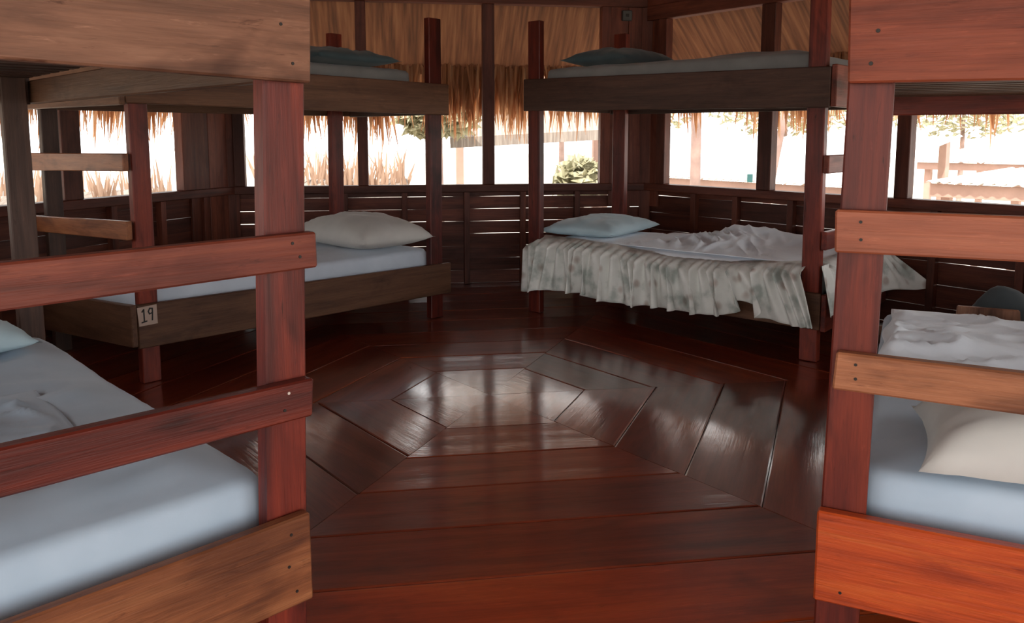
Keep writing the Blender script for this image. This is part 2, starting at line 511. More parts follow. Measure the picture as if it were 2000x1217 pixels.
SILL, SILL_B = 0.786, 0.728
def build_wall(key, wn, win, head, mullions, studs, solid=(), pitch=0.098, seed=1, gap=0.0075):
    random.seed(seed)
    w = struct(side_frame('wall_' + key, ANG[key]))
    n = int(0.70 / pitch)
    rows = [(0.69 - pitch * (i + 1) + 0.0015, 0.69 - pitch * i - 0.0015) for i in range(n)]
    rows = [(0.6915, SILL_B)] + rows
    if rows[-1][0] > -0.05:
        rows.append((-0.06, rows[-1][0] - 0.003))
    plank_rows(w, -HALF - 0.02, HALF + 0.02, rows, WALLW['x'], gap=gap)
    for s in studs:
        box('wall_stud', s - 0.022, s + 0.022, 0.004, 0.054, 0.0, SILL_B, WALLW['z'], w, 0.002)
    for s0, s1, z0, z1 in solid:
        box('wall_board', s0, s1, 0.03, 0.052, z0, z1, WALLW['z'], w, 0.003)
    f = struct(side_frame(wn, ANG[key]))
    box('window_sill', -HALF, HALF, -0.012, 0.085, SILL_B, SILL, WALLW['x'], f)
    box('window_header', -HALF, HALF, -0.005, 0.085, head, head + 0.11, WALLW['x'], f)
    for s, wd in mullions:
        box('window_mullion', s - wd / 2, s + wd / 2, 0.0, 0.075, SILL, head, WALLW['z'], f)
    box('wall_header', -HALF - 0.03, HALF + 0.03, 0.0, 0.10, head + 0.11, 2.42, WALLW['x'], w)
    return w

build_wall('back', 'window_1', None, 2.165, [(-0.635, 0.078), (0.33, 0.092), (1.26, 0.078), (-1.545, 0.08)],
           [-1.2, -0.78, -0.326, 0.157, 0.602, 1.04, 1.45], [(1.30, 1.445, 0.6, 2.3), (1.447, 1.585, 0.6, 2.3)], seed=11)
build_wall('back_right', 'window_2', None, 2.06, [(-1.43, 0.085), (-0.487, 0.112), (0.478, 0.085), (1.40, 0.10)],
           [-1.1, -0.72, -0.27, 0.2, 0.68, 1.15], [(-1.585, -1.475, 0.6, 2.3)], pitch=0.136, seed=12)
build_wall('back_left', 'window_3', None, 2.165, [(1.135, 0.088), (0.22, 0.13), (-0.7, 0.1), (-1.54, 0.09)],
           [-1.2, -0.75, -0.3, 0.1, 0.5, 0.9, 1.3], [(1.19, 1.37, 0.0, 2.3), (1.372, 1.57, 0.0, 2.3)], seed=13, gap=0.0035)
build_wall('front_left', 'window_4', None, 2.165, [(-0.5, 0.1), (0.5, 0.1), (-1.54, 0.09), (1.54, 0.09)], [-1, -0.5, 0, 0.5, 1], seed=14)
build_wall('front_right', 'window_5', None, 2.165, [(-0.5, 0.1), (0.5, 0.1), (-1.54, 0.09), (1.54, 0.09)], [-1, -0.5, 0, 0.5, 1], seed=15)
wf = struct(side_frame('wall_front', ANG['front']))
box('wall_header', -HALF, HALF, 0.0, 0.10, 2.2, 2.42, WALLW['x'], wf)
for i in range(6):
    a = R(8.5 + 60 * i); r = (AP + 0.05) / math.cos(R(30))
    cp = struct(empty('trim_%d' % (i + 2), (CX + r * math.cos(a), CY + r * math.sin(a), 0), a))
    box('corner_post', -0.05, 0.05, -0.045, 0.045, -0.03, 2.42, WALLW['z'], cp)

# roof: six thatched slopes with battens; the front one stops at the wall so the entrance stays open
roof = struct(empty('roof', (CX, CY, 0)))
Z_AT = 2.44
def rz_at(d):
    return Z_AT - (d - (AP + 0.06)) * 1.0
for key, ang in ANG.items():
    dmax = 3.56 if key != 'front' else AP + 0.12
    t = math.tan(R(30))
    sec = empty('roof_slope', (0, 0, 0), R(ang) - math.pi / 2, roof)
    def pt(x, d, dz): return (x, d, rz_at(d) + dz)
    vs = [pt(-0.02, 0.03, 0), pt(0.02, 0.03, 0), pt(dmax * t, dmax, 0), pt(-dmax * t, dmax, 0), pt(-0.02, 0.03, 0.14), pt(0.02, 0.03, 0.14), pt(dmax * t, dmax, 0.14), pt(-dmax * t, dmax, 0.14)]
    mesh('thatch_layer', vs, HEXF, THATCH, sec)
    for d in ([0.9, 1.6, 2.2, 2.95] if key != 'front' else [0.9, 1.6, 2.2]):
        z = rz_at(d)
        box('roof_batten', -d * t, d * t, d - 0.025, d + 0.025, z - 0.045, z - 0.005, BROWN['x'], sec, 0)

porch = empty('porch_roof', (-CX, -CY, 0), 0, roof)  # unseen roof added over and behind the camera to cut front sky light
box('thatch_layer', -3.6, 3.6, -2.9, 0.66, 2.44, 2.56, THATCH, porch, 0)
for y in (-2.8, -1.6, -0.4):
    box('shade_roof_bar', -3.5, 3.5, y - 0.04, y + 0.04, 2.34, 2.435, BROWN['x'], porch, 0)
def fringe(key, n, seed, gaps, lmin=0.10, lmax=0.80):
    rnd = random.Random(seed)
    f = side_frame('thatch_fringe', ANG[key])
    vs = []; fs = []
    for i in range(n):
        s = rnd.uniform(-HALF - 0.35, HALF + 0.35)
        den = 0.5 + 0.5 * noise.noise(Vector((s * 2.3, seed, 0)))
        dens2 = noise.noise(Vector((s * 9, seed, 5)))
        ln = lmin + (lmax - lmin) * max(0, den + 0.25 * dens2) * rnd.random() ** 0.7
        d = rnd.uniform(3.47, 3.60)
        z = rz_at(d) + rnd.uniform(-0.02, 0.08)
        wd = rnd.uniform(0.006, 0.017); yaw = rnd.uniform(-0.6, 0.6)
        lean = rnd.gauss(0, 0.10); out = rnd.uniform(0.0, 0.10)
        cx, sx = math.cos(yaw), math.sin(yaw)
        y = d - AP
        b = len(vs)
        for k, (tt, ww) in enumerate(((0, 1), (0.55, 0.9), (1, 0.12))):
            px = s + lean * ln * tt; py = y + out * tt * ln * 2; pz = z - ln * tt
            vs.append((px - wd * ww * cx, py - wd * ww * sx, pz)); vs.append((px + wd * ww * cx, py + wd * ww * sx, pz))
        fs += [(b, b + 1, b + 3, b + 2), (b + 2, b + 3, b + 5, b + 4)]
    bpy.data.objects.remove(f)
    o = mesh('thatch_fringe', vs, fs, STRAND, roof)
    a = R(ANG[key])
    o.location = (AP * math.cos(a), AP * math.sin(a), 0); o.rotation_euler = (0, 0, a - math.pi / 2)
    o['kind'] = 'stuff'
    return o
fringe('back', 1700, 21, (), 0.12, 0.95)
fringe('back_right', 1600, 22, (), 0.12, 0.85)
fringe('back_left', 1700, 23, (), 0.15, 1.1)

# ------------------------------------------------------------------ bunk beds
def slats(root, along, a0, a1, b0, b1, z, n, mat):
    for i in range(n):
        c = a0 + (a1 - a0) * (i + 0.5) / n
        if along == 'v': box('bed_slat', b0, b1, c - 0.034, c + 0.034, z - 0.02, z, mat, root, 0.002)
        else: box('bed_slat', c - 0.034, c + 0.034, b0, b1, z - 0.02, z, mat, root, 0.002)

# --- A: nearest bunk on the left, its end with the rungs faces us
LA = (-0.4128, 1.6402, 0); RA = R(44.11)
A = tag(empty('bunk_bed', LA, RA), 'wooden bunk bed at left front, end rungs facing us, pale top board', 'bunk bed')
U0 = -1.03
b = board_u('upper_end_board', A, PALE['x'], U0, 0.019, 0, 0.03, 1.290, 1.475, 1.266, 1.472, u1b=0.012)
b['label'] = 'wide pale worn board'
screws(b, [(-0.028, 1.302), (-0.051, 1.376)])
b = board_u('ladder_rung', A, ROSE['x'], U0, 0.014, 0, 0.032, 0.877, 0.957, 0.890, 0.964, u1b=0.016)
screws(b, [(-0.041, 0.945), (-0.025, 0.916)])
b = board_u('ladder_rung', A, RED['x'], U0, -0.001, 0, 0.032, 0.580, 0.665, 0.577, 0.657, u1b=-0.006)
b['label'] = 'deep red rung'
screws(b, [(-0.060, 0.638)], mat=BRIGHT); screws(b, [(-0.07, 0.604)])
b = board_u('lower_end_board', A, AMBER['x'], U0, -0.019, 0, 0.028, 0.170, 0.357, 0.174, 0.369, u1b=-0.017)
b['label'] = 'lighter amber-brown board'
screws(b, [(-0.065, 0.335), (-0.072, 0.267), (-0.056, 0.207)])
post(A, RED['z'], (-0.108, -0.018), (-0.060, 0.032), 0.032, 0.078, 1.89)
post(A, RED['z'], (U0, U0 + 0.09), (U0, U0 + 0.09), 0.032, 0.078, 1.89)
post(A, DARK['z'], (-0.125, -0.043), (-0.138, -0.058), 1.852, 1.898, 1.89)
post(A, DARK['z'], (U0, U0 + 0.09), (U0, U0 + 0.09), 1.852, 1.898, 1.89)
board_u('upper_end_board', A, DARK['x'], U0, -0.03, 1.90, 1.93, 1.275, 1.475)
board_u('lower_end_board', A, DARK['x'], U0, -0.03, 1.90, 1.93, 0.17, 0.36)
board_v('upper_side_board', A, BROWN['y'], 0.036, 1.897, -0.016, 0.010, 1.272, 1.36, 1.277, 1.36, du=-0.022)
board_v('upper_side_board', A, BROWN['y'], 0.036, 1.897, U0 - 0.028, U0 - 0.002, 1.272, 1.40)
board_v('lower_side_board', A, BROWN['y'], 0.08, 1.85, -0.042, -0.019, 0.17, 0.33, du=-0.016)
board_v('lower_side_board', A, BROWN['y'], 0.036, 1.897, U0 - 0.028, U0 - 0.002, 0.17, 0.33)
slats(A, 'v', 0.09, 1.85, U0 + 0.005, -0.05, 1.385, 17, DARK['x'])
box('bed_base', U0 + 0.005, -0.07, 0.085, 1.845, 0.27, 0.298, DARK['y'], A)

def at(loc, rz, u, v, z):
    c, s = math.cos(rz), math.sin(rz)
    return (loc[0] + u * c - v * s, loc[1] + u * s + v * c, z)

def mat_at(x0, x1, y0, y1, z0, z1, m, loc, rz, label, **kw):
    o = mattress('mattress', x0, x1, y0, y1, 0, z1 - z0, m, (loc[0], loc[1], z0), rz, **kw)
    return tag(o, label, 'mattress')

mat_at(U0 + 0.03, -0.063, 0.088, 1.845, 0.299, 0.437, SHEET_BLUE, LA, RA, 'thick pale blue mattress on the lower bunk at left front', seed=1, wr=0.010)
mat_at(U0 + 0.03, -0.06, 0.088, 1.845, 1.386, 1.50, SHEET_GREY, LA, RA, 'grey mattress hidden above the slats of the left front bunk', seed=2)
o = pillow(0.36, 0.24, 0.15, CASE_BLUE, at(LA, RA, -0.53, 1.66, 0.452), (0, R(2), RA + R(4)), 3)
tag(o, 'light blue pillow at far left edge on the left front lower bunk', 'pillow')
def crump(x, y, s, t):
    e = min(1, min(s, 1 - s, t, 1 - t) / 0.16)
    r = 1 - abs(noise.noise(Vector((x * 7 + y * 2, y * 6, 2)))) * 2
    r2 = 1 - abs(noise.noise(Vector((x * 5, y * 13 + x * 5, 7)))) * 2
    return 0.004 + e * (0.008 + 0.016 * max(0, r) ** 2 + 0.010 * max(0, r2) ** 3)
o = drape('sheet', -0.78, -0.30, 0.52, 1.0, crump, SHEET_BLUE, (LA[0], LA[1], 0.455), RA, 44, 44)
tag(o, 'crumpled pale sheet bunched on the left front lower mattress', 'sheet')

# --- B: bunk number 19 along the left back wall, long side facing us
LB = (-1.7234, 3.6563, 0); RB = R(48.3); LEN = 2.0; WID = 1.03
B = tag(empty('bunk_bed', LB, RB), 'brown bunk bed at left back bearing the number 19 tag', 'bunk bed')
b = board_u('upper_side_board', B, BROWN['x'], -0.005, 1.995, 0, 0.03, 1.308, 1.497, 1.292, 1.484)
b = board_u('lower_side_board', B, BROWN['x'], -0.005, 2.0, 0, 0.03, 0.178, 0.385, 0.155, 0.350)
b['label'] = 'plain brown lower board'
post(B, RED['z'], (0.020, 0.107), (0.016, 0.104), 0.032, 0.080, 1.60)
post(B, RED['z'], (1.855, 1.955), (1.860, 1.962), 0.032, 0.080, 1.885)
post(B, DARK['z'], (-0.045, 0.038), (-0.045, 0.038), 0.945, 0.995, 1.60)
post(B, RED['z'], (1.770, 1.865), (1.785, 1.885), 0.945, 0.995, 1.86)
board_u('upper_side_board', B, BROWN['x'], -0.05, 1.98, 0.998, 1.026, 1.30, 1.48)
board_u('lower_side_board', B, BROWN['x'], -0.05, 1.98, 0.998, 1.026, 0.14, 0.34)
board_v('ladder_rung', B, AMBER['y'], 0.0, 1.15, -0.035, -0.007, 1.003, 1.083, 0.977, 1.072, du=-0.045)
board_v('ladder_rung', B, AMBER['y'], 0.0, 1.15, -0.035, -0.007, 0.690, 0.777, 0.650, 0.735, du=-0.045)
board_v('upper_end_board', B, BROWN['y'], 0.0, 1.06, -0.035, -0.007, 1.30, 1.49, du=-0.045)
board_v('lower_end_board', B, BROWN['y'], 0.0, 1.06, -0.035, -0.007, 0.190, 0.388, 0.12, 0.325, du=-0.045)
board_v('upper_end_board', B, DARK['y'], 0.032, 0.99, 1.965, 1.99, 1.295, 1.48)
board_v('lower_end_board', B, DARK['y'], 0.082, 0.94, 1.965, 1.99, 0.16, 0.345)
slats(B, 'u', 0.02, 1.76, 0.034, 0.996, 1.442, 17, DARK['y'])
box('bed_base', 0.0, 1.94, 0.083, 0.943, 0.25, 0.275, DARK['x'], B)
tg = prism8('number_tag', [(-0.001, -0.003, 0.285), (0.085, -0.003, 0.287), (0.085, -0.0002, 0.287), (-0.001, -0.0002, 0.285),
                           (-0.008, -0.003, 0.373), (0.083, -0.003, 0.378), (0.083, -0.0002, 0.378), (-0.008, -0.0002, 0.373)], TAGM, B, 0)
tg['label'] = 'pale square tag hand lettered 19'
def stroke(pts, w=0.0062):
    vs = []; fs = []
    for (x0, z0), (x1, z1) in zip(pts[:-1], pts[1:]):
        dx, dz = x1 - x0, z1 - z0; l = math.hypot(dx, dz) or 1
        ex, ez = dx / l * w * 0.4, dz / l * w * 0.4; nx, nz = -dz / l * w / 2, dx / l * w / 2
        bb = len(vs)
        q = [(x0 - ex + nx, z0 - ez + nz), (x0 - ex - nx, z0 - ez - nz), (x1 + ex - nx, z1 + ez - nz), (x1 + ex + nx, z1 + ez + nz)]
        for yy in (-0.0042, -0.0028):
            vs += [(x, yy, z) for x, z in q]
        fs += [tuple(bb + i for i in f) for f in HEXF]
    return vs, fs
v1, f1 = stroke([(0.014, 0.352), (0.022, 0.362), (0.023, 0.304)])
v2, f2 = stroke([(0.012, 0.302), (0.034, 0.306)])
mesh('digit_one', v1 + v2, f1 + [tuple(i + len(v1) for i in f) for f in f2], INK, tg)
v, f = stroke([(0.061, 0.342), (0.048, 0.338), (0.043, 0.350), (0.050, 0.364), (0.062, 0.362), (0.062, 0.342), (0.060, 0.308)])
mesh('digit_nine', v, f, INK, tg)

mat_at(0.055, 1.90, 0.088, 0.938, 0.277, 0.447, SHEET_GREY, LB, RB, 'blue-grey sheeted mattress on the lower bunk numbered 19', seed=4)
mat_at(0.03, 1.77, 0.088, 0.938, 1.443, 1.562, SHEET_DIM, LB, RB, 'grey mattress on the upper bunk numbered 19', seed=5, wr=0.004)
o = pillow(0.27, 0.43, 0.215, CASE_WARM, at(LB, RB, 1.60, 0.42, 0.462), (0, 0, RB + R(-3)), 6)
tag(o, 'plump warm white pillow on the lower bunk numbered 19', 'pillow')
o = pillow(0.30, 0.40, 0.115, CASE_TEAL, at(LB, RB, 1.36, 0.45, 1.566), (0, 0, RB), 7)
tag(o, 'dark teal pillow on the upper bunk numbered 19', 'pillow')

# --- C: bunk with the floral skirt at the right back
LC = (0.0786, 5.2852, 0); RC = R(-40.43)
CB = tag(empty('bunk_bed', LC, RC), 'dark bunk bed at right back with floral skirt round its lower bunk', 'bunk bed')
board_u('upper_side_board', CB, DARK['x'], -0.008, 1.950, 0, 0.03, 1.323, 1.525, 1.301, 1.502)
board_u('lower_side_board', CB, BROWN['x'], -0.008, 1.948, 0, 0.03, 0.19, 0.385, 0.176, 0.365)
post(CB, RED['z'], (0.014, 0.108), (0.002, 0.098), 0.032, 0.082, 1.893)
post(CB, RED['z'], (1.838, 1.932), (1.822, 1.912), 0.032, 0.082, 1.893)
post(CB, RED['z'], (0.06, 0.165), (0.06, 0.165), 0.945, 0.995, 1.893)
post(CB, RED['z'], (1.838, 1.932), (1.838, 1.932), 0.945, 0.995, 1.893)
board_u('upper_side_board', CB, DARK['x'], 0.0, 1.95, 0.998, 1.026, 1.32, 1.50)
board_u('lower_side_board', CB, DARK['x'], 0.0, 1.95, 0.998, 1.026, 0.19, 0.37)
board_v('upper_end_board', CB, ROSE['y'], 0.006, 1.04, 1.952, 1.98, 1.305, 1.512)
board_v('lower_end_board', CB, RED['y'], 0.006, 1.04, 1.950, 1.978, 0.170, 0.362)
board_v('ladder_rung', CB, ROSE['y'], 0.0, 1.04, 1.935, 1.962, 0.975, 1.066)
board_v('ladder_rung', CB, RED['y'], 0.0, 1.04, 1.940, 1.967, 0.590, 0.683)
board_v('upper_end_board', CB, DARK['y'], 0.032, 1.0, -0.004, 0.0, 1.33, 1.50)
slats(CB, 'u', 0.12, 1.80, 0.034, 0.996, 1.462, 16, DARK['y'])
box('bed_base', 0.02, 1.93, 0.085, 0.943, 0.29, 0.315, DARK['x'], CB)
mat_at(0.06, 1.90, 0.085, 0.940, 0.317, 0.478, SHEET_WHITE, LC, RC, 'white sheeted mattress inside the floral skirted lower bunk', seed=8)
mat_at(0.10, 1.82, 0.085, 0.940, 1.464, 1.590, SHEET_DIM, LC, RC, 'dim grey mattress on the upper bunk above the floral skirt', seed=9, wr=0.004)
o = pillow(0.27, 0.40, 0.125, CASE_BLUE, at(LC, RC, 0.24, 0.55, 0.488), (0, 0, RC + R(8)), 10)
tag(o, 'light blue pillow on the lower bunk with floral skirt', 'pillow')
o = pillow(0.24, 0.36, 0.125, CASE_TEAL, at(LC, RC, 0.42, 0.50, 1.60), (0, 0, RC), 11)
tag(o, 'dark teal pillow on the upper bunk above the floral skirt', 'pillow')
def fold(x, y, s, t):
    e = min(1, min(s, 1 - s, t, 1 - t) / 0.2)
    return 0.004 + e * (0.03 + 0.015 * noise.noise(Vector((x * 5, y * 9, 1))))
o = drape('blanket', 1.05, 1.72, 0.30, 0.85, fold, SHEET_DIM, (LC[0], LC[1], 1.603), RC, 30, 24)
tag(o, 'folded pale blanket on the upper bunk above the floral skirt', 'blanket')

def heap(x, y, s, t):
    e = min(1, min(s, 1 - s, t, 1 - t) / 0.12)
    m = math.exp(-((x - 1.16) ** 2 + 0.5 * (y - 0.62) ** 2) / 0.06) * 0.045
    ridge = math.exp(-((y - 0.80) / 0.09) ** 2) * 0.06 * min(1, max(0, (x - 0.95) / 0.15))
    f1 = 1 - abs(noise.noise(Vector(((x - 1.16) * 8 + (y) * 5, (y) * 3.0, 4)))) * 2
    f2 = 1 - abs(noise.noise(Vector((x * 12, y * 6 - x * 5, 9)))) * 2
    near = math.exp(-((x - 1.1) ** 2 + (y - 0.4) ** 2) / 0.12)
    return 0.004 + e * (m + ridge + near * (0.035 * max(0, f1) ** 3 + 0.012 * max(0, f2) ** 3) + 0.008 * max(0, f1) ** 3)
o = drape('sheet', 0.62, 1.86, 0.12, 0.93, heap, SHEET_WHITE, (LC[0], LC[1], 0.492), RC, 120, 80)
tag(o, 'rumpled white sheet heaped on the lower bunk with floral skirt', 'sheet')

# floral ruffle: gathered along the top, flaring towards an uneven hem
def lerp_keys(keys, x):
    if x <= keys[0][0]: return keys[0][1]
    for (a, va), (b_, vb) in zip(keys[:-1], keys[1:]):
        if x <= b_:
            k = (x - a) / (b_ - a); k = k * k * (3 - 2 * k)
            return va + (vb - va) * k
    return keys[-1][1]
SK = tag(empty('bed_skirt', LC, RC), 'floral cotton ruffle hanging round the lower bunk at right back', 'bed skirt')
hem = [(0.03, 0.153), (0.30, 0.192), (0.55, 0.200), (0.63, 0.180), (0.90, 0.171), (1.02, 0.190), (1.33, 0.187), (1.48, 0.204), (1.59, 0.296), (1.70, 0.222), (1.80, 0.201), (1.95, 0.214)]
top = [(0.03, 0.470), (0.10, 0.500), (0.32, 0.497), (0.56, 0.487), (0.89, 0.466), (1.06, 0.455), (1.38, 0.460), (1.67, 0.482), (1.84, 0.500)]
def ruffle(nu, nt_, x_of, z_hem, z_top, place, seed):
    vs = []; fs = []
    for i in range(nu + 1):
        s = i / nu
        for j in range(nt_ + 1):
            t = j / nt_
            vs.append(place(s, t, seed))
    for i in range(nu):
        for j in range(nt_):
            a = i * (nt_ + 1) + j
            fs.append((a, a + 1, a + nt_ + 2, a + nt_ + 1))
    return vs, fs
def place_front(s, t, seed):
    u_top = 0.035 + s * 1.815; u_bot = 0.040 + s * 1.935
    k = t
    u = u_top + (u_bot - u_top) * k
    ph = 2 * math.pi * (s * 13 + 1.6 * noise.noise(Vector((s * 5, seed, 0))))
    ph2 = 2 * math.pi * (s * 31 + 1.2 * noise.noise(Vector((s * 9, seed, 3))))
    amp = 0.012 + 0.10 * t ** 1.2; amp2 = 0.022 * (1 - t) + 0.010
    off = 0.024 + 0.018 * t + amp * (0.55 + 0.45 * math.sin(ph)) + amp2 * math.sin(ph2)
    u += 0.045 * t * math.sin(ph + 1.2)
    zt, zh = lerp_keys(top, u_top), lerp_keys(hem, u_bot)
    z = zt + (zh - zt) * t + 0.006 * t * math.sin(ph * 1.0 + 0.5)
    if t < 0.12:
        kk = (0.12 - t) / 0.12
        off = off * (1 - kk) - 0.115 * kk ** 1.5
        z += 0.012 * kk
    return (u, -off, z)
v, f = ruffle(420, 22, None, None, None, place_front, 1.7)
o = mesh('skirt_front', v, f, FLORAL, SK, True)
sm = o.modifiers.new('thickness', 'SOLIDIFY'); sm.thickness = 0.002
def place_end(s, t, seed):
    v_ = -0.015 + s * 1.03
    ph = 2 * math.pi * (s * 6 + 0.8 * noise.noise(Vector((s * 5, seed, 0))))
    ph2 = 2 * math.pi * s * 18
    off = 0.006 + 0.045 * t + (0.006 + 0.03 * t) * (0.5 + 0.5 * math.sin(ph)) + 0.01 * (1 - t) * math.sin(ph2)
    off += 0.20 * t * max(0, (s - 0.75) / 0.25) ** 1.5
    z = 0.500 + (0.265 - 0.500) * t + 0.010 * t * math.sin(ph + 0.5)
    v_ += 0.16 * t * max(0, (s - 0.7) / 0.3)
    if t < 0.12:
        kk = (0.12 - t) / 0.12
        off = off * (1 - kk) - (0.09 if v_ > 0.09 else -0.004) * kk ** 1.5
        z += 0.012 * kk
    return (1.952 + off, v_, z)
v, f = ruffle(200, 18, None, None, None, place_end, 4.4)
o = mesh('skirt_end', v, f, FLORAL, SK, True)
sm = o.modifiers.new('thickness', 'SOLIDIFY'); sm.thickness = 0.002

# --- D: nearest bunk on the right
LD = (0.6629, 1.6436, 0); RD = R(-26.46)
D = tag(empty('bunk_bed', LD, RD), 'reddish orange bunk bed at right front, end rungs facing us', 'bunk bed')
b = board_u('upper_end_board', D, RUST['x'], 0.004, 1.03, 0, 0.03, 1.265, 1.475, 1.255, 1.47, u0b=0.010)
screws(b, [(0.061, 1.365), (0.051, 1.302)], r=0.0055)
b = board_u('ladder_rung', D, SALMON['x'], -0.002, 1.03, 0, 0.03, 0.922, 1.010, 0.93, 1.01, u0b=0.0)
b['label'] = 'smooth salmon-red rung'
screws(b, [(0.047, 0.987), (0.049, 0.951)])
b = board_u('ladder_rung', D, TAN['x'], 0.013, 1.03, 0, 0.03, 0.633, 0.713, 0.625, 0.708, u0b=0.008)
b['label'] = 'paler rung with dark streaks'
screws(b, [(0.051, 0.691), (0.052, 0.661)])
b = board_u('lower_end_board', D, ORANGE['x'], -0.010, 1.03, 0, 0.03, 0.159, 0.362, 0.172, 0.364)
b['label'] = 'vivid orange lower board'
screws(b, [(0.043, 0.189)])
post(D, RED['z'], (-0.011, 0.080), (0.018, 0.102), 0.032, 0.080, 1.89)
post(D, RED['z'], (0.94, 1.03), (0.94, 1.03), 0.032, 0.080, 1.89)
post(D, RED['z'], (-0.075, 0.0), (-0.075, 0.0), 1.88, 1.925, 1.89)
post(D, RED['z'], (0.94, 1.03), (0.94, 1.03), 1.88, 1.925, 1.89)
board_u('upper_end_board', D, RED['x'], -0.07, 1.03, 1.928, 1.955, 1.245, 1.475)
prism8('lower_end_board', [(0.0, 1.928, 0.17), (1.03, 1.928, 0.17), (1.03, 1.955, 0.17), (0.0, 1.955, 0.17), (0.0, 1.928, 0.36), (1.03, 1.928, 0.36), (1.03, 1.955, 0.36), (0.0, 1.955, 0.36)], BROWN['x'], D)
board_v('upper_side_board', D, BROWN['y'], 0.082, 1.878, 0.004, 0.03, 1.29, 1.45)
board_v('upper_side_board', D, BROWN['y'], 0.036, 1.926, 1.032, 1.058, 1.268, 1.45)
board_v('lower_side_board', D, BROWN['y'], 0.082, 1.878, 0.004, 0.03, 0.17, 0.33)
board_v('lower_side_board', D, BROWN['y'], 0.036, 1.926, 1.032, 1.058, 0.17, 0.33)
slats(D, 'v', 0.09, 1.87, 0.032, 1.028, 1.335, 17, BROWN['x'])
box('bed_base', 0.032, 1.027, 0.085, 1.875, 0.27, 0.298, DARK['y'], D)
mat_at(0.055, 0.99, 0.088, 1.872, 0.299, 0.437, SHEET_BLUE, LD, RD, 'pale blue mattress on the lower bunk at right front', seed=12, wr=0.008)
mat_at(0.055, 0.99, 0.088, 1.872, 1.336, 1.46, SHEET_GREY, LD, RD, 'grey mattress lying on the slats of the right front bunk', seed=13)
o = pillow(0.38, 0.23, 0.25, CASE_WARM, at(LD, RD, 0.55, 0.285, 0.454), (0, 0, RD + R(2)), 14, flat=0.06)
tag(o, 'warm white pillow at the near end of the right front bunk', 'pillow')
def twist(x, y, s, t):
    e = min(1, min(s, 1 - s) / 0.05, min(t, 1 - t) / 0.12)
    r = 1 - abs(noise.noise(Vector((x * 2.5 + y * 1.2, y * 8 - x * 1.5, 12)))) * 2
    r2 = 1 - abs(noise.noise(Vector((x * 7, y * 14 + x * 4, 17)))) * 2
    ridge = math.exp(-((y - 1.05 - 0.25 * (x - 0.2)) / 0.11) ** 2) * 0.06
    return 0.004 + e * (0.006 + ridge + 0.022 * max(0, r) ** 3 + 0.012 * max(0, r2) ** 3)
o = drape('sheet', 0.07, 0.96, 0.72, 1.84, twist, SHEET_WHITE, (LD[0], LD[1], 0.452), RD, 80, 90)
tag(o, 'wrinkled white sheet thrown across the right front lower mattress', 'sheet')

# dark cushion and an unfinished plank end leaning behind bunk D
bm = bmesh.new()
bmesh.ops.create_uvsphere(bm, u_segments=28, v_segments=18, radius=1.0)
for v_ in bm.verts:
    k = 1 + 0.05 * noise.noise(v_.co * 2.2)
    v_.co = Vector((v_.co.x * 0.15 * k, v_.co.y * 0.085 * k, 0.272 + v_.co.z * 0.268 * k))
me = bpy.data.meshes.new('cushion'); bm.to_mesh(me); bm.free()
me.polygons.foreach_set('use_smooth', [True] * len(me.polygons)); me.materials.append(DARKCLOTH)
o = link('cushion', me)
o.location = at(LD, RD, 0.50, 2.10, 0); o.rotation_euler = (0, 0, RD)
tag(o, 'round charcoal cushion propped behind the right front bunk', 'cushion')
o = prism8('board', [(0.30, 1.962, 0.0), (0.60, 1.962, 0.0), (0.60, 1.985, 0.0), (0.30, 1.985, 0.0), (0.325, 1.962, 0.468), (0.545, 1.962, 0.468), (0.545, 1.985, 0.468), (0.325, 1.985, 0.468)], PALE['z'])
o.location = LD; o.rotation_euler = (0, 0, RD)
tag(o, 'cut wooden board standing behind the far end of the right front bunk', 'board')

# junction box high in the back right corner
jb = tag(side_frame('junction_box', ANG['back']), 'small square grey electrical box high on the dark corner boards', 'electrical box')
box('cover', 1.385, 1.465, -0.004, 0.029, 2.06, 2.14, PLASTIC, jb, 0.006)
box('knockout', 1.413, 1.437, -0.007, -0.003, 2.09, 2.112, IRON, jb, 0.002)

# ------------------------------------------------------------------ outside
gr = struct(mesh('ground', [(-120, -120, -2.2), (120, -120, -2.2), (120, 160, -2.2), (-120, 160, -2.2)], [(0, 1, 2, 3)], GROUND))
pd = struct(box('trim_8', -2.6, 2.6, -4.5, 0.68, -0.14, -0.03, BROWN['x']))

def tube(pts, rad, n=8):
    vs = []; fs = []
    for (x, y, z), r in zip(pts, rad):
        for i in range(n):
            a = 2 * math.pi * i / n
            vs.append((x + r * math.cos(a), y + r * math.sin(a), z))
    for k in range(len(pts) - 1):
        for i in range(n):
            j = (i + 1) % n
            fs.append((k * n + i, k * n + j, (k + 1) * n + j, (k + 1) * n + i))
    fs.append(tuple(range(n - 1, -1, -1))); fs.append(tuple(range((len(pts) - 1) * n, len(pts) * n)))
    return vs, fs

def leaves(c, rad, n, seed, size=0.14):
    rnd = random.Random(seed); vs = []; fs = []
    for i in range(n):
        th = rnd.uniform(0, 2 * math.pi); zz = rnd.uniform(-1, 1); q = rnd.random() ** 0.4
        rr = math.sqrt(1 - zz * zz)
        p = Vector((c[0] + rad[0] * q * rr * math.cos(th), c[1] + rad[1] * q * rr * math.sin(th), c[2] + rad[2] * q * zz))
        d = Vector((rnd.gauss(0, 1), rnd.gauss(0, 1), rnd.gauss(0, 0.6))).normalized(); e = d.orthogonal().normalized()
        s = size * rnd.uniform(0.6, 1.4); bb = len(vs)
        vs += [p - d * s, p + e * s * 0.4, p + d * s, p - e * s * 0.4]
        fs.append((bb, bb + 1, bb + 2, bb + 3))
    return vs, fs

